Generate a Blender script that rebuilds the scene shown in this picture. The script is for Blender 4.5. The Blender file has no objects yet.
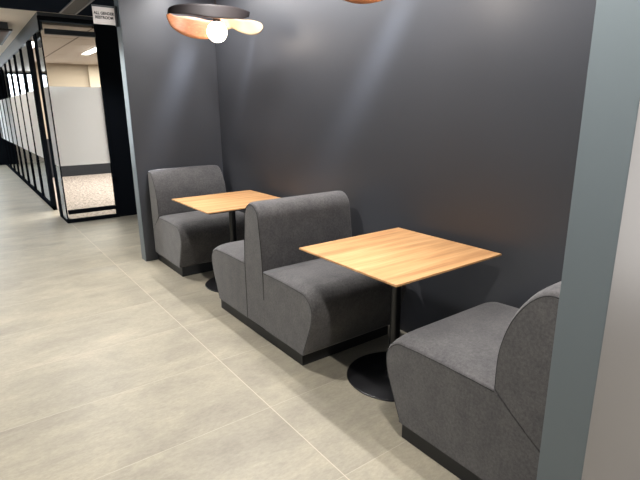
import bpy, bmesh, math, random
from mathutils import Vector, Matrix
random.seed(4)
SC = bpy.context.scene
COL = SC.collection
PI = math.pi

# ------------------------------------------------------------------ materials
def S(r, g, b):
    def f(c):
        c /= 255.0
        return c / 12.92 if c <= 0.04045 else ((c + 0.055) / 1.055) ** 2.4
    return (f(r), f(g), f(b), 1.0)

def mat(name, col, rough=0.5, metal=0.0, spec=0.5, emit=None, es=0.0):
    m = bpy.data.materials.new(name); m.use_nodes = True
    b = m.node_tree.nodes['Principled BSDF']
    b.inputs['Base Color'].default_value = col
    b.inputs['Roughness'].default_value = rough
    b.inputs['Metallic'].default_value = metal
    b.inputs['Specular IOR Level'].default_value = spec
    if emit:
        b.inputs['Emission Color'].default_value = emit
        b.inputs['Emission Strength'].default_value = es
    return m

class NT:
    def __init__(s, m): s.t = m.node_tree; s.b = s.t.nodes['Principled BSDF']
    def n(s, kind, **kw):
        x = s.t.nodes.new(kind)
        for k, v in kw.items(): setattr(x, k, v)
        return x
    def l(s, a, b): s.t.links.new(a, b)
    def math(s, op, a, b=None, c=None):
        x = s.n('ShaderNodeMath', operation=op)
        for i, v in enumerate((a, b, c)):
            if v is None: continue
            if isinstance(v, (int, float)): x.inputs[i].default_value = v
            else: s.l(v, x.inputs[i])
        return x.outputs[0]
    def coord(s, scale, out='Object'):
        tc = s.n('ShaderNodeTexCoord'); mp = s.n('ShaderNodeMapping')
        mp.inputs['Scale'].default_value = scale
        s.l(tc.outputs[out], mp.inputs['Vector'])
        return mp.outputs['Vector']
    def noise(s, vec, scale, detail=4, rough=0.55, dist=0.0):
        x = s.n('ShaderNodeTexNoise')
        x.inputs['Scale'].default_value = scale; x.inputs['Detail'].default_value = detail
        x.inputs['Roughness'].default_value = rough; x.inputs['Distortion'].default_value = dist
        s.l(vec, x.inputs['Vector'])
        return x.outputs['Fac']
    def ramp(s, fac, stops):
        r = s.n('ShaderNodeValToRGB')
        e = r.color_ramp.elements
        while len(e) < len(stops): e.new(0.5)
        for q, (p, c) in zip(e, stops): q.position = p; q.color = c
        s.l(fac, r.inputs['Fac'])
        return r.outputs['Color']
    def mix(s, fac, a, b, blend='MIX'):
        x = s.n('ShaderNodeMix', data_type='RGBA', blend_type=blend)
        for i, v in ((0, fac), (6, a), (7, b)):
            if isinstance(v, (int, float)): x.inputs[i].default_value = v
            elif isinstance(v, tuple): x.inputs[i].default_value = v
            else: s.l(v, x.inputs[i])
        return x.outputs[2]
    def bump(s, h, strength, dist):
        x = s.n('ShaderNodeBump'); x.inputs['Strength'].default_value = strength
        x.inputs['Distance'].default_value = dist
        s.l(h, x.inputs['Height']); s.l(x.outputs['Normal'], s.b.inputs['Normal'])

def fabric():
    m = mat('charcoal_fabric', (0.1, 0.1, 0.1, 1), 0.95, 0, 0.2); t = NT(m)
    v = t.coord((1, 1, 1))
    a = t.noise(v, 75, 5, 0.85); b = t.noise(v, 11, 4, 0.6)
    c = t.ramp(a, [(0.32, (0.076, 0.0735, 0.0755, 1)), (0.68, (0.150, 0.1435, 0.1455, 1))])
    k = t.ramp(b, [(0.3, (0.82, 0.82, 0.83, 1)), (0.7, (1.12, 1.11, 1.09, 1))])
    t.l(t.mix(1.0, c, k, 'MULTIPLY'), t.b.inputs['Base Color'])
    t.b.inputs['Sheen Weight'].default_value = 0.25
    t.b.inputs['Sheen Roughness'].default_value = 0.5
    t.bump(a, 0.35, 0.002)
    return m

def oak():
    m = mat('oak_veneer', (0.6, 0.4, 0.2, 1), 0.45, 0, 0.4); t = NT(m)
    v = t.coord((0.9, 13, 13))
    a = t.noise(v, 1.6, 5, 0.6, 0.35)
    v2 = t.coord((3.0, 110, 60)); b = t.noise(v2, 1.0, 3, 0.6)
    c = t.ramp(a, [(0.30, S(178, 128, 84)), (0.5, S(207, 158, 108)), (0.72, S(224, 178, 128))])
    d = t.ramp(b, [(0.35, (0.86, 0.84, 0.82, 1)), (0.6, (1.0, 1.0, 1.0, 1))])
    t.l(t.mix(1.0, c, d, 'MULTIPLY'), t.b.inputs['Base Color'])
    t.bump(b, 0.1, 0.001)
    return m

def veneer():
    m = mat('cherry_veneer', (0.5, 0.25, 0.1, 1), 0.5, 0, 0.4); t = NT(m)
    v = t.coord((9, 9, 30)); a = t.noise(v, 3.0, 5, 0.65, 0.6)
    c = t.ramp(a, [(0.3, S(128, 78, 46)), (0.55, S(152, 97, 60)), (0.75, S(172, 118, 78))])
    t.l(c, t.b.inputs['Base Color'])
    return m

def floor_mat():
    m = mat('porcelain_tile', (0.5, 0.48, 0.44, 1), 0.42, 0, 0.45); t = NT(m)
    tc = t.n('ShaderNodeTexCoord'); sp = t.n('ShaderNodeSeparateXYZ'); t.l(tc.outputs['Object'], sp.inputs[0])
    X0, Y0, TX, TY = 1.085, 1.33, 1.22, 0.61
    gx = t.math('DIVIDE', t.math('SUBTRACT', sp.outputs['X'], X0), TX)
    gy = t.math('DIVIDE', t.math('SUBTRACT', sp.outputs['Y'], Y0), TY)
    def line(g, size, w):
        f = t.math('FRACT', t.math('ADD', g, 50.5))          # 0.5 on the joint
        d = t.math('MULTIPLY', t.math('ABSOLUTE', t.math('SUBTRACT', f, 0.5)), size)
        r = t.n('ShaderNodeMapRange'); r.inputs['From Min'].default_value = w; r.inputs['From Max'].default_value = w * 0.3
        t.l(d, r.inputs['Value']); return r.outputs['Result']
    j = t.math('MAXIMUM', line(gx, TX, 0.0030), t.math('MULTIPLY', line(gy, TY, 0.0024), 0.6))
    idv = t.n('ShaderNodeCombineXYZ')
    t.l(t.math('FLOOR', t.math('ADD', gx, 50)), idv.inputs[0]); t.l(t.math('FLOOR', t.math('ADD', gy, 50)), idv.inputs[1])
    wn = t.n('ShaderNodeTexWhiteNoise', noise_dimensions='3D'); t.l(idv.outputs[0], wn.inputs['Vector'])
    # streaky clouding, shifted per tile
    off = t.n('ShaderNodeVectorMath', operation='MULTIPLY_ADD')
    t.l(wn.outputs['Color'], off.inputs[0]); off.inputs[1].default_value = (7, 7, 7)
    t.l(t.coord((1.0, 2.0, 1)), off.inputs[2])
    a = t.noise(off.outputs[0], 1.9, 9, 0.68, 0.35)
    b = t.noise(off.outputs[0], 34, 6, 0.8)
    c = t.ramp(a, [(0.30, S(146, 139, 126)), (0.5, S(163, 156, 140)), (0.70, S(180, 171, 152))])
    k = t.ramp(b, [(0.3, (0.84, 0.84, 0.84, 1)), (0.7, (1.13, 1.13, 1.12, 1))])
    c = t.mix(1.0, c, k, 'MULTIPLY')
    sh = t.ramp(wn.outputs['Value'], [(0, (0.95, 0.95, 0.95, 1)), (1, (1.03, 1.03, 1.03, 1))])
    c = t.mix(1.0, c, sh, 'MULTIPLY')
    c = t.mix(t.math('MULTIPLY', j, 0.75), c, S(216, 203, 184))
    t.l(c, t.b.inputs['Base Color'])
    t.l(t.math('MULTIPLY_ADD', b, 0.12, 0.36), t.b.inputs['Roughness'])
    return m

def paint(name, col, rough):
    m = mat(name, col, rough, 0, 0.5); t = NT(m)
    a = t.noise(t.coord((1, 1, 1)), 160, 2, 0.5)
    t.bump(a, 0.12, 0.001)
    return m

def carpet():
    m = mat('speckled_carpet', (0.5, 0.45, 0.4, 1), 1.0, 0, 0.1); t = NT(m)
    a = t.noise(t.coord((1, 1, 1)), 26, 5, 0.8)
    c = t.ramp(a, [(0.38, S(88, 80, 74)), (0.5, S(158, 147, 140)), (0.6, S(190, 178, 170))])
    t.l(c, t.b.inputs['Base Color']); return m

def beige_ceiling():
    m = mat('panel_ceiling', S(192, 180, 168), 0.9, 0, 0.2); t = NT(m)
    tc = t.n('ShaderNodeTexCoord'); sp = t.n('ShaderNodeSeparateXYZ'); t.l(tc.outputs['Object'], sp.inputs[0])
    def line(o, x0, size, w):
        f = t.math('FRACT', t.math('ADD', t.math('DIVIDE', t.math('SUBTRACT', o, x0), size), 50.5))
        return t.math('LESS_THAN', t.math('MULTIPLY', t.math('ABSOLUTE', t.math('SUBTRACT', f, 0.5)), size), w)
    j = t.math('MAXIMUM', line(sp.outputs['X'], 1.7, 1.2, 0.012), line(sp.outputs['Y'], 8.6, 2.4, 0.012))
    t.l(t.mix(j, S(192, 180, 168), S(120, 108, 98)), t.b.inputs['Base Color']); return m

def glass():
    m = bpy.data.materials.new('clear_glass'); m.use_nodes = True
    t = m.node_tree; t.nodes.clear()
    o = t.nodes.new('ShaderNodeOutputMaterial'); mx = t.nodes.new('ShaderNodeMixShader')
    fr = t.nodes.new('ShaderNodeFresnel'); fr.inputs['IOR'].default_value = 1.75
    tr = t.nodes.new('ShaderNodeBsdfTransparent'); tr.inputs['Color'].default_value = (0.95, 0.97, 0.96, 1)
    g = t.nodes.new('ShaderNodeBsdfGlossy'); g.inputs['Roughness'].default_value = 0.0
    t.links.new(fr.outputs[0], mx.inputs[0]); t.links.new(tr.outputs[0], mx.inputs[1]); t.links.new(g.outputs[0], mx.inputs[2])
    t.links.new(mx.outputs[0], o.inputs['Surface']); return m

def film_mat():
    m = bpy.data.materials.new('frosted_film'); m.use_nodes = True
    t = m.node_tree; t.nodes.clear()
    o = t.nodes.new('ShaderNodeOutputMaterial')
    d = t.nodes.new('ShaderNodeBsdfDiffuse'); d.inputs['Color'].default_value = (0.9, 0.9, 0.9, 1)
    tl = t.nodes.new('ShaderNodeBsdfTranslucent'); tl.inputs['Color'].default_value = (0.95, 0.94, 0.95, 1)
    m1 = t.nodes.new('ShaderNodeMixShader'); m1.inputs[0].default_value = 0.6
    t.links.new(d.outputs[0], m1.inputs[1]); t.links.new(tl.outputs[0], m1.inputs[2])
    t.links.new(m1.outputs[0], o.inputs['Surface']); return m

M = dict(
    fabric=fabric(), oak=oak(), veneer=veneer(), floor=floor_mat(),
    wall=paint('charcoal_satin_paint', (0.063, 0.0655, 0.075, 1), 0.44),
    cap=mat('blue_grey_cap', (0.16, 0.192, 0.212, 1), 0.45), outer=mat('warm_grey_paint', (0.31, 0.295, 0.285, 1), 0.5),
    piping=mat('dark_seam', (0.035, 0.035, 0.037, 1), 0.9),
    plinth=mat('black_plinth', (0.022, 0.023, 0.025, 1), 0.55),
    black=mat('black_powder_coat', (0.012, 0.013, 0.015, 1), 0.35),
    edge=mat('black_edge', (0.02, 0.02, 0.02, 1), 0.5),
    base=mat('black_base', (0.014, 0.014, 0.016, 1), 0.28),
    lit_tip=mat('lit_tip_veneer', S(150, 133, 104), 0.5),  # globe light on the shade's tip put into a paler veneer colour
    outer_dark=mat('dark_outer_veneer', (0.034, 0.027, 0.027, 1), 0.6, 0, 0.3),  # outer side of the ribbon, darker than the inner side
    ceil=mat('dark_ceiling_paint', (0.017, 0.022, 0.034, 1), 1.0, 0, 0.0),
    white=mat('white_ceiling_paint', S(236, 226, 214), 0.9),
    trim=mat('grey_metal_trim', (0.2, 0.21, 0.23, 1), 0.4, 0.3),
    beige=mat('beige_paint', S(170, 157, 140), 0.9),
    cream=mat('pale_beige_paint', S(188, 176, 158), 0.9),
    carpet=carpet(), pceil=beige_ceiling(), glass=glass(), film=film_mat(),
    frame=mat('black_aluminium', (0.010, 0.012, 0.016, 1), 0.6, 0, 0.0),
    header=mat('blue_grey_aluminium', (0.05, 0.06, 0.075, 1), 0.4),
    sign=mat('pale_sign_face', S(222, 216, 212), 0.5), ink=mat('black_lettering', (0.01, 0.01, 0.01, 1), 0.6),
    signframe=mat('sign_frame', (0.03, 0.033, 0.04, 1), 0.4),
    globe=mat('opal_globe', (0.9, 0.88, 0.85, 1), 0.3, emit=(1.0, 0.86, 0.72, 1), es=17.0),
    tube=mat('white_light_diffuser', (0.9, 0.9, 0.9, 1), 0.4, emit=(1.0, 0.96, 0.9, 1), es=14.0),
    daylight=mat('daylit_window', (0.9, 0.9, 0.9, 1), 0.4, emit=(0.82, 0.92, 1.0, 1), es=9.0),
    red=mat('red_board', S(205, 50, 55), 0.5), blue=mat('blue_board', S(60, 110, 170), 0.5),
    dim=mat('dark_wainscot', (0.008, 0.010, 0.015, 1), 0.6),
    brown=mat('brown_underside', S(90, 70, 62), 0.6),
)

# ------------------------------------------------------------------ helpers
def link(name, bm, m, parent=None, smooth=False, bevel=0.0, seg=2):
    me = bpy.data.meshes.new(name)
    bmesh.ops.recalc_face_normals(bm, faces=bm.faces)
    bm.to_mesh(me); bm.free()
    o = bpy.data.objects.new(name, me); COL.objects.link(o)
    for x in (m if isinstance(m, (list, tuple)) else [m]): me.materials.append(x)
    if smooth:
        for p in me.polygons: p.use_smooth = True
    if bevel:
        b = o.modifiers.new('bevel', 'BEVEL'); b.width = bevel; b.segments = seg; b.limit_method = 'ANGLE'
        b.angle_limit = math.radians(40)
    if parent: o.parent = parent
    return o

def bx(bm, x0, x1, y0, y1, z0, z1):
    v = [bm.verts.new(p) for p in ((x0,y0,z0),(x1,y0,z0),(x1,y1,z0),(x0,y1,z0),(x0,y0,z1),(x1,y0,z1),(x1,y1,z1),(x0,y1,z1))]
    for f in ((0,3,2,1),(4,5,6,7),(0,1,5,4),(1,2,6,5),(2,3,7,6),(3,0,4,7)): bm.faces.new([v[i] for i in f])

def box(name, c, m, parent=None, bevel=0.0):
    bm = bmesh.new(); bx(bm, *c); return link(name, bm, m, parent, bevel=bevel)

def lathe(bm, prof, n=48, cx=0, cy=0):
    rings = []
    for r, z in prof:
        if r < 1e-6: rings.append([bm.verts.new((cx, cy, z))])
        else: rings.append([bm.verts.new((cx + r*math.cos(2*PI*i/n), cy + r*math.sin(2*PI*i/n), z)) for i in range(n)])
    for a, b in zip(rings, rings[1:]):
        for i in range(n):
            k = (i+1) % n
            if len(a) == 1 and len(b) == 1: continue
            if len(a) == 1: bm.faces.new((a[0], b[i], b[k]))
            elif len(b) == 1: bm.faces.new((a[i], a[k], b[0]))
            else: bm.faces.new((a[i], a[k], b[k], b[i]))

def tube(bm, pts, r, n=8, closed=False):
    pts = [Vector(p) for p in pts]; N = len(pts); rings = []
    for i, p in enumerate(pts):
        a = pts[(i-1) % N] if (closed or i) else p; b = pts[(i+1) % N] if (closed or i < N-1) else p
        t = (b - a).normalized(); u = Vector((1,0,0)) if abs(t.x) < 0.9 else Vector((0,0,1))
        s = t.cross(u).normalized(); w = s.cross(t).normalized()
        rings.append([bm.verts.new(p + r*(math.cos(2*PI*k/n)*s + math.sin(2*PI*k/n)*w)) for k in range(n)])
    R = range(N if closed else N-1)
    for i in R:
        a = rings[i]; b = rings[(i+1) % N]
        for k in range(n): bm.faces.new((a[k], a[(k+1)%n], b[(k+1)%n], b[k]))
    if not closed:
        bm.faces.new(rings[0]); bm.faces.new(rings[-1][::-1])

def thing(name, loc, label, cat, group=None, rz=0):
    o = bpy.data.objects.new(name, None); COL.objects.link(o)
    o.empty_display_size = 0.1
    o.location = loc; o.rotation_euler = (0, 0, rz); o['label'] = label; o['category'] = cat
    if group: o['group'] = group
    return o

def struct(o, label=None, cat=None):
    o['kind'] = 'structure'
    if label: o['label'] = label
    if cat: o['category'] = cat
    return o

def catmull(P, k=6, closed=False):
    out = []; N = len(P)
    for i in range(N if closed else N-1):
        def g(j): return Vector(P[j % N]) if closed else Vector(P[max(0, min(N-1, j))])
        p0, p1, p2, p3 = g(i-1), g(i), g(i+1), g(i+2)
        for s in range(k):
            t = s / k
            out.append(0.5*((2*p1) + (p2-p0)*t + (2*p0-5*p1+4*p2-p3)*t*t + (3*p1-p0-3*p2+p3)*t**3))
    if not closed: out.append(Vector(P[-1]))
    return out

# ------------------------------------------------------------------ room shell
XP, XB = 1.364, 2.277            # front end of the partitions, back wall of the alcove
YF, YN = 4.897, 0.668            # inner faces of the far and the near partition
CZ = 2.62
def shell():
    W = M['wall']
    struct(box('trim_1', (XP-0.004, XP, YN-0.1345, YN, 0, CZ), M['cap'], bevel=0.0015), 'blue grey end cap of the near partition', 'trim')
    struct(box('trim_2', (XP-0.004, XP, YF, YF+0.135, 0, CZ), M['cap'], bevel=0.0015), 'blue grey end cap of the far partition', 'trim')
    struct(box('wall_outer', (XP, XB+0.12, YN-0.134, YN-0.128, 0, CZ), M['outer']), 'pale grey outer face of the near partition', 'wall')
    struct(box('floor', (-4.5, 6.0, -3.0, 17.7, -0.1, 0.0), M['floor']), 'grey beige stone-look tile floor', 'floor')
    struct(box('wall_back', (XB, XB+0.12, 0.54, 7.36, 0, CZ), W), 'charcoal wall behind the booths', 'wall')
    struct(box('wall_far', (XP, XB, YF, YF+0.135, 0, CZ), W, bevel=0.003), 'charcoal partition at the far end of the booths', 'wall')
    struct(box('wall_near', (XP, XB+0.12, YN-0.128, YN, 0, CZ), W, bevel=0.003), 'charcoal partition at the near end of the booths', 'wall')
    struct(box('ceiling', (-4.5, XB+0.12, -3.0, 6.85, CZ, CZ+0.1), M['ceil']), 'dark painted ceiling', 'ceiling')
    struct(box('ceiling', (-4.5, 1.06, 6.85, 17.7, 2.70, 2.8), M['white']), 'white corridor ceiling', 'ceiling')
    struct(box('ceiling', (1.06, XB+0.12, 6.85, 7.36, 2.70, 2.8), M['white']), 'white ceiling strip before the glazed room', 'ceiling')
shell()

# ------------------------------------------------------------------ glazed meeting room beyond
GX, GY = 1.05, 7.36
def glazed_room():
    fr = M['frame']
    # front screen (faces the camera)
    w1 = bpy.data.objects.new('window_1', None); COL.objects.link(w1); struct(w1, 'black framed glass screen with a frosted band', 'window')
    box('header', (GX, 2.5, GY, GY+0.07, 2.615, 2.66), fr, w1)
    box('head_trim', (GX, 2.5, GY-0.004, GY+0.07, 2.66, 2.70), M['header'], w1)
    box('transom', (GX+0.06, 1.71, GY+0.005, GY+0.065, 2.45, 2.515), M['header'], w1)
    box('sill', (GX, 1.71, GY, GY+0.07, 0, 0.045), fr, w1)
    box('rail', (GX+0.03, 1.71, GY+0.01, GY+0.06, 0.12, 0.175), fr, w1)
    box('corner_post', (GX, GX+0.014, GY, GY+0.014, 0.045, 2.615), fr, w1)
    box('jamb', (1.71, 1.745, GY, GY+0.07, 0, 2.61), fr, w1)
    box('pane', (GX+0.014, 1.71, GY+0.03, GY+0.036, 0.045, 2.61), M['glass'], w1)
    box('film', (GX+0.014, 1.71, GY+0.037, GY+0.038, 0.785, 1.816), M['film'], w1)
    # black leaf beside it
    d = box('door_1', (1.745, XB+0.12, GY+0.01, GY+0.06, 0.0, 2.61), fr, bevel=0.004); struct(d, 'black door leaf beside the glass screen', 'door')
    bm = bmesh.new(); tube(bm, [(1.70, GY-0.03, 0.60), (1.735, GY-0.03, 0.60)], 0.018, 10); tube(bm, [(1.728, GY-0.03, 0.60), (1.728, GY+0.005, 0.60)], 0.01, 8)
    link('door_stop', bm, fr, w1)
    # side screen along the corridor
    w2 = bpy.data.objects.new('window_2', None); COL.objects.link(w2); struct(w2, 'long black framed glass screen along the corridor', 'window')
    T = 0.05
    box('header', (GX, GX+T, GY+0.07, 17.5, 2.5, 2.70), M['header'], w2)
    box('sill', (GX, GX+T, 8.55, 17.5, 0, 0.06), fr, w2)
    box('sill', (GX, GX+T, GY+0.07, 7.75, 0, 0.045), fr, w2)
    box('post', (GX, GX+T, 7.73, 8.0, 0, 2.5), fr, w2)
    box('post', (GX, GX+T, 8.55, 8.80, 0, 2.5), fr, w2)
    y = 9.76
    while y < 17.4:
        box('mullion', (GX, GX+T, y-0.02, y+0.02, 0.06, 2.5), fr, w2); y += 1.0
    box('end_post', (GX-0.3, GX+T, 17.3, 17.5, 0, 2.7), fr, w2)
    for (a, b) in ((GY+0.014, 7.73), (8.80, 17.3)):
        gx = GX + (0.004 if a < 8 else 0.020)
        box('pane', (gx, gx+0.006, a, b, 0.05, 2.5), M['glass'], w2)
        box('film', (gx-0.003, gx-0.002, a, b, 0.785, 1.816), M['film'], w2)
    # inside
    struct(box('floor', (GX+T, 6.0, GY+0.07, 13.0, 0.0, 0.006), M['carpet']), 'speckled carpet inside the glazed room', 'floor')
    struct(box('ceiling', (GX+T, 6.0, GY+0.07, 13.0, 2.57, 2.60), M['pceil']), 'pale panel ceiling inside the glazed room', 'ceiling')
    struct(box('wall_end', (GX+T, 6.0, 13.0, 13.1, 0.9, 2.62), M['beige']), 'beige end wall of the glazed room', 'wall')
    struct(box('baseboard_end', (GX+T, 6.0, 12.97, 13.1, 0.0, 0.9), M['dim']), 'dark panelling below the beige wall', 'baseboard')
    struct(box('wall_right', (6.0, 6.1, GY, 13.1, 0, 2.62), M['beige']), 'beige side wall of the glazed room', 'wall')
    struct(box('wall_pier', (2.74, 3.7, 12.9, 12.999, 0.9, 2.569), M['cream']), 'paler pier on the beige wall', 'wall')
    # far end of the corridor, seen only in the glass
    struct(box('wall_corridor', (-4.5, 6.0, 17.6, 17.7, 0, 2.8), M['white']), 'end wall of the corridor', 'wall')
    n = 3
    wn = bpy.data.objects.new('window_8', None); COL.objects.link(wn); struct(wn, 'narrow bright window in the beige end wall', 'window')
    bm = bmesh.new()
    for a in (1.0, 1.45, 1.9, 2.35): bx(bm, 1.12, 1.56, 12.95, 13.0, a-0.025, a+0.025)
    for a in (1.12, 1.34, 1.56): bx(bm, a-0.015, a+0.015, 12.95, 13.0, 1.0, 2.35)
    link('frame', bm, fr, wn); box('pane', (1.12, 1.56, 12.975, 12.999, 1.0, 2.35), M['daylight'], wn)
    for (x0, x1, z0, z1) in ((-3.9, -2.9, 0.3, 2.6), (-2.75, -1.75, 0.3, 2.6), (-1.6, -0.75, 0.3, 2.6), (-0.5, 0.15, 1.2, 2.6), (0.25, 0.65, 1.2, 2.6)):
        w = bpy.data.objects.new('window_%d' % n, None); COL.objects.link(w); struct(w, 'bright window in the end wall of the corridor', 'window'); n += 1
        bm = bmesh.new()
        bx(bm, x0-0.05, x0, 17.53, 17.6, z0-0.05, z1+0.05); bx(bm, x1, x1+0.05, 17.53, 17.6, z0-0.05, z1+0.05)
        bx(bm, x0, x1, 17.53, 17.6, z0-0.05, z0); bx(bm, x0, x1, 17.53, 17.6, z1, z1+0.05)
        link('frame', bm, fr, w); box('pane', (x0, x1, 17.57, 17.599, z0, z1), M['daylight'], w)
glazed_room()

def ceiling_items():
    # recessed linear slot in the dark ceiling along the front of the booths
    s = thing('ceiling_slot', (1.29, 5.1, CZ), 'dark recessed slot with pale edges in the black ceiling', 'ceiling slot')
    for x in (-0.09, 0.075):
        box('edge_trim', (x, x+0.015, -4.2, 1.7, -0.012, 0.0), M['trim'], s)
    box('baffle', (-0.075, 0.075, -4.2, 1.7, -0.006, 0.0), M['edge'], s)
    f = thing('ceiling_fixture', (0.4, 8.5, 2.70), 'dark stepped box fixture under the white corridor ceiling', 'ceiling fixture')
    box('housing', (-0.55, 0.42, -0.1, 1.6, -0.09, 0.0), M['header'], f, 0.004)
    box('flange', (-0.6, 0.46, -0.15, 1.65, -0.115, -0.09), M['black'], f, 0.003)
    box('underside', (-0.55, 0.42, -0.1, 1.6, -0.123, -0.115), M['brown'], f)
    # strip light in the glazed room
    t = thing('strip_light', (2.21, 9.95, 2.57), 'white strip light on the ceiling inside the glazed room', 'light')
    box('housing', (-0.06, 0.06, -0.56, 0.56, -0.02, 0.004), M['white'], t)
    box('diffuser', (-0.055, 0.055, -0.55, 0.55, -0.03, -0.02), M['tube'], t)
    for yy in (9.6, 11.4):
        t = thing('light_panel', (1.2, yy, 2.57), '%s light panel on the glazed room ceiling beside the corridor screen' % ('nearer' if yy < 10 else 'farther'), 'light', 'ceiling light panels in the glazed room')
        box('frame', (-0.09, 0.09, -0.52, 0.52, -0.02, 0.0), M['white'], t); box('diffuser', (-0.075, 0.075, -0.5, 0.5, -0.026, -0.02), M['tube'], t)
    # boards at the corridor's end
    for nm, m, x0, x1, z0, z1, lab in (('notice_board', 'red', 1.2, 1.42, 1.86, 2.14, 'red board hung on the end window of the glazed room'),):
        o = thing(nm, ((x0+x1)/2, 12.95, z0), lab, 'board')
        box('panel', (x0-(x0+x1)/2, x1-(x0+x1)/2, -0.03, 0.003, 0, z1-z0), M[m], o)
ceiling_items()

# ------------------------------------------------------------------ restroom sign
def sign():
    s = thing('restroom_sign', (XP, 4.965, 2.25), 'pale blade sign reading all gender restroom on the far partition', 'sign')
    box('bracket', (-0.03, 0.0, -0.012, 0.012, -0.01, 0.16), M['signframe'], s)
    box('panel', (-0.214, -0.03, -0.008, 0.008, 0.0, 0.142), M['sign'], s)
    box('top_rail', (-0.216, -0.0, -0.011, 0.011, 0.142, 0.158), M['signframe'], s)
    for txt, z in (('ALL GENDER', 0.080), ('RESTROOM', 0.045)):
        c = bpy.data.curves.new('t', 'FONT'); c.body = txt; c.size = 0.033; c.align_x = 'CENTER'; c.extrude = 0.0008; c.offset = 0.0011
        tmp = bpy.data.objects.new('t', c); COL.objects.link(tmp)
        bpy.context.view_layer.update()
        me = bpy.data.meshes.new_from_object(tmp.evaluated_get(bpy.context.evaluated_depsgraph_get()))
        bpy.data.objects.remove(tmp)
        o = bpy.data.objects.new('lettering', me); COL.objects.link(o); me.materials.clear(); me.materials.append(M['ink'])
        o.parent = s; o.location = (-0.122, -0.0088, z); o.rotation_euler = (PI/2, 0, 0)
        o.scale = (0.9, 1, 1)
sign()

# ------------------------------------------------------------------ booths
def upholster(name, prof, L, parent, m, inset=0.012, flip=1, keep=lambda n, p: 1.0, crown=None):
    """prof: closed (u,z) outline, swept along x from 0 to L with softened ends"""
    P = [Vector((p[0], p[1])) for p in prof]; N = len(P)
    area = sum(P[i].x*P[(i+1)%N].y - P[(i+1)%N].x*P[i].y for i in range(N))
    if area < 0: P.reverse()
    nrm = []
    for i in range(N):
        t = (P[(i+1)%N] - P[i-1]).normalized(); nrm.append(Vector((t.y, -t.x)))
    bm = bmesh.new(); rings = []
    xs = []
    for k in range(6):
        a = k/5*PI/2; xs.append((inset*(1-math.cos(a)) * 1.0 if False else inset*(1-math.sin(PI/2-a)), inset*(1-math.sin(a))))
    secs = [(x, d) for x, d in xs] + [(L*0.25, -0.003), (L*0.5, -0.004), (L*0.75, -0.003)] + [(L-x, d) for x, d in reversed(xs)]
    secs = secs[:6] + [(L*t, -0.0025) for t in (0.045, 0.08, 0.12, 0.18, 0.26, 0.38, 0.5, 0.62, 0.74, 0.82, 0.88, 0.92, 0.955)] + secs[-6:]
    for x, d in secs:
        e = min(x, L-x)/(0.16*L); lift = 1 - (1-min(1, e))**2.2
        rings.append([bm.verts.new((x, flip*(P[i].x - nrm[i].x*d*keep(nrm[i], P[i])), P[i].y - nrm[i].y*d*keep(nrm[i], P[i]) + (lift*crown(nrm[i], P[i]) if crown else 0))) for i in range(N)])
    for a, b in zip(rings, rings[1:]):
        for i in range(N): bm.faces.new((a[i], a[(i+1)%N], b[(i+1)%N], b[i]))
    bm.faces.new(rings[0]); bm.faces.new(rings[-1][::-1])
    bm.normal_update()
    o = link(name, bm, m, parent)
    for p in o.data.polygons: p.use_smooth = len(p.vertices) < 6
    return o

def arc(cx, cz, r, a0, a1, n=8, rz=None):
    rz = rz or r
    return [(cx + r*math.cos(math.radians(a0+(a1-a0)*i/n)), cz + rz*math.sin(math.radians(a0+(a1-a0)*i/n))) for i in range(n+1)]

def seat_profile(u0, uf, low=None):
    """seat block: u0 = back, uf = front bulge"""
    p = []
    p += [(uf-0.10, 0.092)]
    p += [tuple(q) for q in catmull([(uf-0.10, 0.092), (uf-0.055, 0.20), (uf-0.012, 0.31), (uf, 0.375)], 4)][1:]
    p += arc(uf-0.105, 0.375, 0.105, 8, 82, 9, 0.113)
    p += [(uf-0.2, 0.4925), (uf-0.32, 0.495), (u0+0.1, 0.494), (u0, 0.492)]
    if low: p += [(u0-0.07, 0.44), (low[0], low[1]), (low[0], 0.092)]
    else: p += [(u0, 0.3), (u0, 0.092)]
    n = len(p); last = p[-1]
    p += [(last[0] + (uf-0.10-last[0])*k/4, 0.092) for k in (1, 2, 3)]
    return p

def seam(name, prof, x, parent, flip=1, closed=False, r=0.0022):
    bm = bmesh.new(); tube(bm, [(x, flip*u, z) for u, z in prof], r, 6, closed)
    return link(name, bm, M['piping'], parent, True)

LB = 0.745
X0 = 1.432
def keep_seat(n, p): return max(0.0, min(1.0, max(n.x, n.y, 0)*1.3)) if p.y > 0.1 else 0.0
def keep_back(n, p): return max(0.0, min(1.0, n.y*1.2 + 0.25*abs(n.x)))

def add_seat(root, u0, uf, flip, low=None):
    pr = seat_profile(u0, uf, low)
    s = upholster('seat', pr, LB, root, M['fabric'], 0.010, flip, keep_seat, lambda n, p: 0.026*max(0, n.y)*(0.4+0.6*min(1, max(0, (p.x-u0)/(0.5*(uf-u0))))) if p.y > 0.3 else 0)
    top = [q for q in pr if q[1] > 0.0925][:]
    k = 0.0085
    for x in (0.0012, LB-0.0012):
        line = [(u - (k if (u > uf-0.15 and z < 0.40) else k*max(0, min(1, (u-(uf-0.2))/0.15))*0.7), z - (k if z > 0.46 else k*max(0, (z-0.375)/0.1)*0.8 if z > 0.375 else 0)) for u, z in top if u >= u0-0.001]
        seam('seam', line, x, s, flip)
    return s

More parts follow.
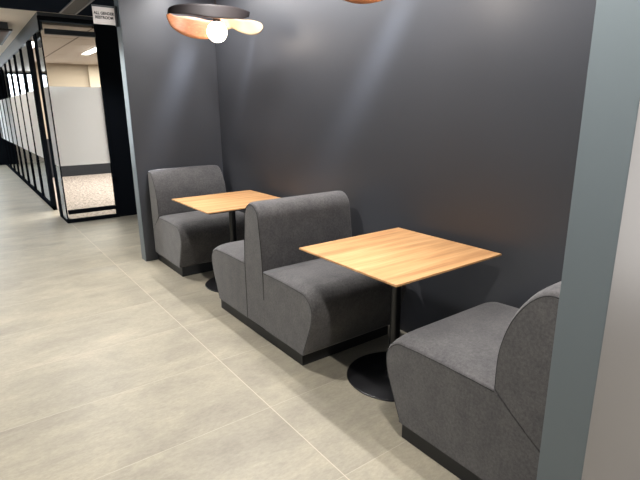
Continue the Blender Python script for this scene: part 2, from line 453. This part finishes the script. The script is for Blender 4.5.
def single_booth(name, y, flip, label, dx=0.0):
    r = thing(name, (X0+dx, y, 0), label, 'booth', 'charcoal booth seats')
    box('plinth', (0.022, LB-0.02, *sorted((flip*0.01, flip*0.69)), 0.0, 0.09), M['plinth'], r, 0.002)
    add_seat(r, 0.222, 0.79, flip, (0.012, 0.335))
    bp = [(0.012, 0.34)] + [(0.09, 0.392), (0.15, 0.437), (0.217, 0.494)] + catmull([(0.222, 0.50), (0.223, 0.62), (0.212, 0.70), (0.188, 0.78), (0.15, 0.85), (0.105, 0.90), (0.06, 0.922), (0.02, 0.918)], 4) + [(0.008, 0.90), (0.006, 0.7), (0.006, 0.5)]
    bp = [tuple(q) for q in bp]
    b = upholster('backrest', bp, LB-0.01, r, M['fabric'], 0.016, flip, keep_back, lambda n, p: 0.012*max(0, n.y) if p.y > 0.7 else 0)
    top = [q for q in bp if q[0] >= 0.02]
    seam('seam', [(u-0.009*max(0, min(1, (z-0.5)/0.3))*0.6, z-0.012*max(0, min(1, (z-0.55)/0.35))) for u, z in top], 0.0015, b, flip)
    return r

def double_booth(yc):
    r = thing('double_booth', (X0, yc, 0), 'double-sided charcoal booth bench in the middle, between the two tables', 'booth', 'charcoal booth seats')
    box('plinth', (0.022, LB-0.02, -0.531, 0.597, 0, 0.09), M['plinth'], r, 0.002)
    for f, u in ((-1, 0.129), (1, 0.113)): add_seat(r, u, 0.672, f)
    bp = [(-0.119, 0.092), (0.0, 0.092), (0.119, 0.092), (0.12, 0.30), (0.12, 0.5), (0.113, 0.65), (0.103, 0.75), (0.098, 0.80)] + arc(0, 0.815, 0.096, 8, 172, 16, 0.108) + [(-0.098, 0.80), (-0.103, 0.75), (-0.113, 0.65), (-0.12, 0.5), (-0.12, 0.3)]
    bp = [(u - 0.008, z) for u, z in bp]
    b = upholster('backrest', bp, LB, r, M['fabric'], 0.018, 1, lambda n, p: 0 if p.y < 0.1 else max(0, min(1, (p.y-0.5)/0.25))*min(1, max(n.y, 0)+0.55*abs(n.x)))
    top = [q for q in bp if q[1] > 0.09]
    seam('seam', [((u+0.008)*(1-0.07*max(0, min(1, (z-0.5)/0.25)))-0.008, z-0.012*max(0, min(1, (z-0.75)/0.15))) for u, z in top], -0.0004, b)
    return r

single_booth('booth', YN+0.004, 1, 'charcoal booth seat nearest the camera, backed by the near partition')
double_booth(2.715)
single_booth('booth', YF-0.004, -1, 'charcoal booth seat farthest away, backed by the far partition', 0.03)

# ------------------------------------------------------------------ tables
def make_table(x, y, label):
    r = thing('cafe_table', (x, y, 0), label, 'table', 'oak pedestal tables')
    a, b, H = 0.385, 0.377, 0.75
    bm = bmesh.new()                                   # top with an undercut edge
    rows = []
    for d, z in ((0.002, H), (0, H-0.002), (0, H-0.010)):
        rows.append([bm.verts.new((sx*(a-d), sy*(b-d), z)) for sx, sy in ((-1,-1),(1,-1),(1,1),(-1,1))])
    for p, q in zip(rows, rows[1:]):
        for i in range(4): bm.faces.new((p[i], q[i], q[(i+1)%4], p[(i+1)%4]))
    bm.faces.new(rows[0]); bm.faces.new(rows[-1][::-1])
    link('tabletop', bm, M['oak'], r)
    bm = bmesh.new(); rows = []
    for d, z in ((0.002, H-0.010), (0.035, H-0.026)):
        rows.append([bm.verts.new((sx*(a-d), sy*(b-d), z)) for sx, sy in ((-1,-1),(1,-1),(1,1),(-1,1))])
    for i in range(4): bm.faces.new((rows[0][i], rows[1][i], rows[1][(i+1)%4], rows[0][(i+1)%4]))
    bm.faces.new(rows[0]); bm.faces.new(rows[1][::-1])
    link('underside', bm, M['edge'], r)
    bm = bmesh.new()
    bx(bm, -0.16, 0.16, -0.16, 0.16, H-0.034, H-0.026)
    link('mounting_plate', bm, M['black'], r)
    bm = bmesh.new(); lathe(bm, [(0, 0.010), (0.030, 0.010), (0.030, H-0.034), (0, H-0.034)], 32)
    link('post', bm, M['black'], r, True)
    bm = bmesh.new(); lathe(bm, [(0, 0), (0.268, 0), (0.270, 0.003), (0.268, 0.007), (0.262, 0.009), (0.06, 0.012), (0.045, 0.014), (0.032, 0.022), (0, 0.022)], 72)
    o = link('base', bm, M['base'], r, True)
    for o in (r.children):
        if o.name.startswith(('post', 'base')):
            e = o.modifiers.new('es', 'EDGE_SPLIT'); e.split_angle = math.radians(50)
    return r
make_table(1.813, 1.780, 'oak topped square table between the nearest booth seat and the double bench')
make_table(1.806, 3.757, 'oak topped square table in front of the farthest booth seat')

# ------------------------------------------------------------------ pendant lamps
YAW = 0.6301
OUT = 1
def make_pendant(loc, label, rz=0.0, tilt=0.0):
    r = thing('pendant_lamp', loc, label, 'pendant lamp', 'wood veneer pendant lamps', rz)
    # local frame: s = sideways, d = depth, z = up; scale: metres per traced unit
    k = 0.00150
    def p(px, py, d):
        s = (px-305)*k; z = (172-py)*k + d*0.17
        s, z = s*math.cos(tilt) - z*math.sin(tilt), z*math.cos(tilt) + s*math.sin(tilt)
        c, n = math.cos(YAW), math.sin(YAW)
        return Vector((s*c + d*n, -s*n + d*c, z))
    A = [(472,72,.18),(400,47,.06),(290,35,-.07),(180,32,-.13),(100,40,-.12),(58,60,-.06),(62,82,.02),(95,90,.08),(130,92,.11),(190,102,.13),(255,115,.15),(310,95,.18),(345,92,.19),(420,110,.10),(490,113,.01),(545,126,-.06),(565,145,-.11)]
    B = [(468,98,.17),(425,108,.05),(300,102,-.09),(190,84,-.15),(120,80,-.15),(70,78,-.11),(46,92,-.04),(58,140,.0),(100,178,.03),(160,202,.05),(235,209,.08),(310,190,.13),(365,157,.16),(425,176,.06),(485,188,-.04),(535,182,-.10),(562,158,-.12)]
    ca = catmull([p(*q) for q in A], 6); cb = catmull([p(*q) for q in B], 6)
    K, n = 6, len(ca)
    G = [[a.lerp(b, q/K) for q in range(K+1)] for a, b in zip(ca, cb)]
    def nrm(q, w):
        du = G[min(q+1, n-1)][w] - G[max(q-1, 0)][w]; dv = G[q][min(w+1, K)] - G[q][max(w-1, 0)]
        return du.cross(dv).normalized()
    bm = bmesh.new(); sk = []
    for side in (-1, 1): sk.append([[bm.verts.new(G[q][w] + nrm(q, w)*0.0016*side) for w in range(K+1)] for q in range(n)])
    for t, sh in enumerate(sk):
        for q in range(n-1):
            for w in range(K):
                f = bm.faces.new((sh[q][w], sh[q+1][w], sh[q+1][w+1], sh[q][w+1]))
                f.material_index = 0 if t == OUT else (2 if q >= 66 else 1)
    for q in range(n-1):
        for w in (0, K): bm.faces.new((sk[0][q][w], sk[0][q+1][w], sk[1][q+1][w], sk[1][q][w])).material_index = 1
    for q in (0, n-1):
        for w in range(K): bm.faces.new((sk[0][q][w], sk[0][q][w+1], sk[1][q][w+1], sk[1][q][w])).material_index = 1
    o = link('shade', bm, [M['outer_dark'], M['veneer'], M['lit_tip']], r, True)
    R = 0.080
    bm = bmesh.new(); bmesh.ops.create_uvsphere(bm, u_segments=40, v_segments=24, radius=R)
    link('globe', bm, M['globe'], r, True)
    bm = bmesh.new(); lathe(bm, [(0, R-0.006), (0.03, R-0.008), (0.03, R+0.05), (0.012, R+0.07), (0, R+0.07)], 24)
    link('socket', bm, M['black'], r)
    top = CZ - loc[2]
    bm = bmesh.new(); tube(bm, [(0, 0, R+0.06), (0, 0, top-0.02)], 0.006, 8)
    link('cord', bm, M['black'], r, True)
    bm = bmesh.new(); lathe(bm, [(0, top-0.03), (0.05, top-0.03), (0.055, top-0.02), (0.055, top), (0, top)], 32)
    link('canopy', bm, M['black'], r)
    return r
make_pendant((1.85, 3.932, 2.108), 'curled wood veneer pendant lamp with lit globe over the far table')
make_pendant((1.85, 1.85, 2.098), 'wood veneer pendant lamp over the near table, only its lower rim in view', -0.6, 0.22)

# ------------------------------------------------------------------ lights
def area(name, loc, sx, sy, power, col, rot=(0, 0, 0), spread=PI):
    l = bpy.data.lights.new(name, 'AREA'); l.shape = 'RECTANGLE'; l.size = sx; l.size_y = sy
    l.energy = power; l.color = col; l.spread = spread
    o = bpy.data.objects.new(name, l); COL.objects.link(o); o.location = loc; o.rotation_euler = rot
    return o
def spot(name, loc, power, col, size=100, blend=0.5, r=0.035):
    l = bpy.data.lights.new(name, 'SPOT'); l.energy = power; l.color = col
    l.spot_size = math.radians(size); l.spot_blend = blend; l.shadow_soft_size = r
    o = bpy.data.objects.new(name, l); COL.objects.link(o); o.location = loc
    return o
WARM = (1.0, 0.955, 0.89)
for y in (-1.54, 0.64, 2.82, 5.0): spot('downlight', (0.85, y, 2.61), 165, WARM, 92, 0.45)
for x in (-1.3, -3.2):
    for y in (-1.54, 0.64, 2.82, 5.0): spot('downlight', (x, y, 2.61), 112, WARM, 96, 0.7)
for y in (8.0, 10.5, 13.0, 15.5): spot('downlight', (-0.6, y, 2.69), 125, (0.78, 0.89, 1.0), 120, 0.6)
area('alcove_light', (1.85, 2.75, 2.612), 0.06, 3.9, 98, (1.0, 0.98, 0.97))
for x, p in ((-0.6, 5), (-2.4, 8)): area('linear_light', (x, 2.0, 2.612), 0.28, 8.6, p, (0.96, 0.96, 1.0))
spot('downlight', (0.95, 6.1, 2.61), 105, (0.95, 0.97, 1.0), 135, 0.4)  # extra unseen spot added to brighten the frosted band of the glass screen
area('ceiling_fill', (-0.7, 9.9, 2.25), 0.2, 3.5, 45, (1.0, 0.95, 0.9), (PI, 0, 0))  # added source, out of view, brightening the white corridor ceiling
area('room_light', (3.2, 10.2, 2.54), 2.6, 4.5, 440, (1.0, 0.95, 0.88))
area('window_light', (3.6, -0.9, 1.5), 2.0, 2.4, 85, (1.0, 0.96, 0.93), (PI/2, 0, PI/2))  # added out-of-view fill that brightens the near partition's outer face
area('window_light', (-4.4, 2.1, 1.5), 3.2, 2.0, 30, (0.80, 0.91, 1.0), (PI/2, 0, -PI/2))  # bluish fill from an unseen source on the left
def wall_streak(loc, aim, wn, sx, power, spread, col):  # added unseen beams that throw pale diagonal streaks on the charcoal walls
    d = (Vector(aim) - Vector(loc)).normalized(); z = -d
    x = Vector(wn).cross(z).normalized(); y = z.cross(x)
    o = area('added_streak_light', loc, sx, 0.05, power, col, spread=math.radians(spread))
    o.matrix_world = Matrix(((x.x, y.x, z.x, loc[0]), (x.y, y.y, z.y, loc[1]), (x.z, y.z, z.z, loc[2]), (0, 0, 0, 1)))
COOL = (0.80, 0.88, 1.0)
wall_streak((2.15, 1.90, 2.60), (2.277, 2.62, 1.68), (1, 0, 0), 0.26, 1.6, 16, COOL)
wall_streak((2.17, 3.85, 2.60), (2.277, 4.30, 1.80), (1, 0, 0), 0.14, 0.25, 14, COOL)
wall_streak((2.19, 4.78, 2.55), (1.80, 4.897, 1.65), (0, 1, 0), 0.18, 0.8, 16, COOL)
w = bpy.data.worlds.new('World'); SC.world = w; w.use_nodes = True
bg = w.node_tree.nodes['Background']; bg.inputs['Color'].default_value = (0.86, 0.93, 1.0, 1); bg.inputs['Strength'].default_value = 0.03

# ------------------------------------------------------------------ camera
cam = bpy.data.cameras.new('Camera'); co = bpy.data.objects.new('Camera', cam); COL.objects.link(co)
cam.sensor_width = 36.0; cam.lens = 485.42/640*36; cam.clip_start = 0.02
pt, ro, ya = 0.26173, -0.01052, YAW
f = Vector((math.sin(ya)*math.cos(pt), math.cos(ya)*math.cos(pt), -math.sin(pt)))
rt = Vector((math.cos(ya), -math.sin(ya), 0)); up = rt.cross(f)
R = math.cos(ro)*rt + math.sin(ro)*up; U = -math.sin(ro)*rt + math.cos(ro)*up
co.matrix_world = Matrix(((R.x, U.x, -f.x, 0), (R.y, U.y, -f.y, 0), (R.z, U.z, -f.z, 1.4848), (0, 0, 0, 1)))
SC.camera = co
vs = SC.view_settings
SC.display_settings.display_device = 'sRGB'
vs.view_transform = 'Standard'; vs.look = 'None'; vs.gamma = 1.0; vs.use_curve_mapping = False; vs.exposure = 0.0
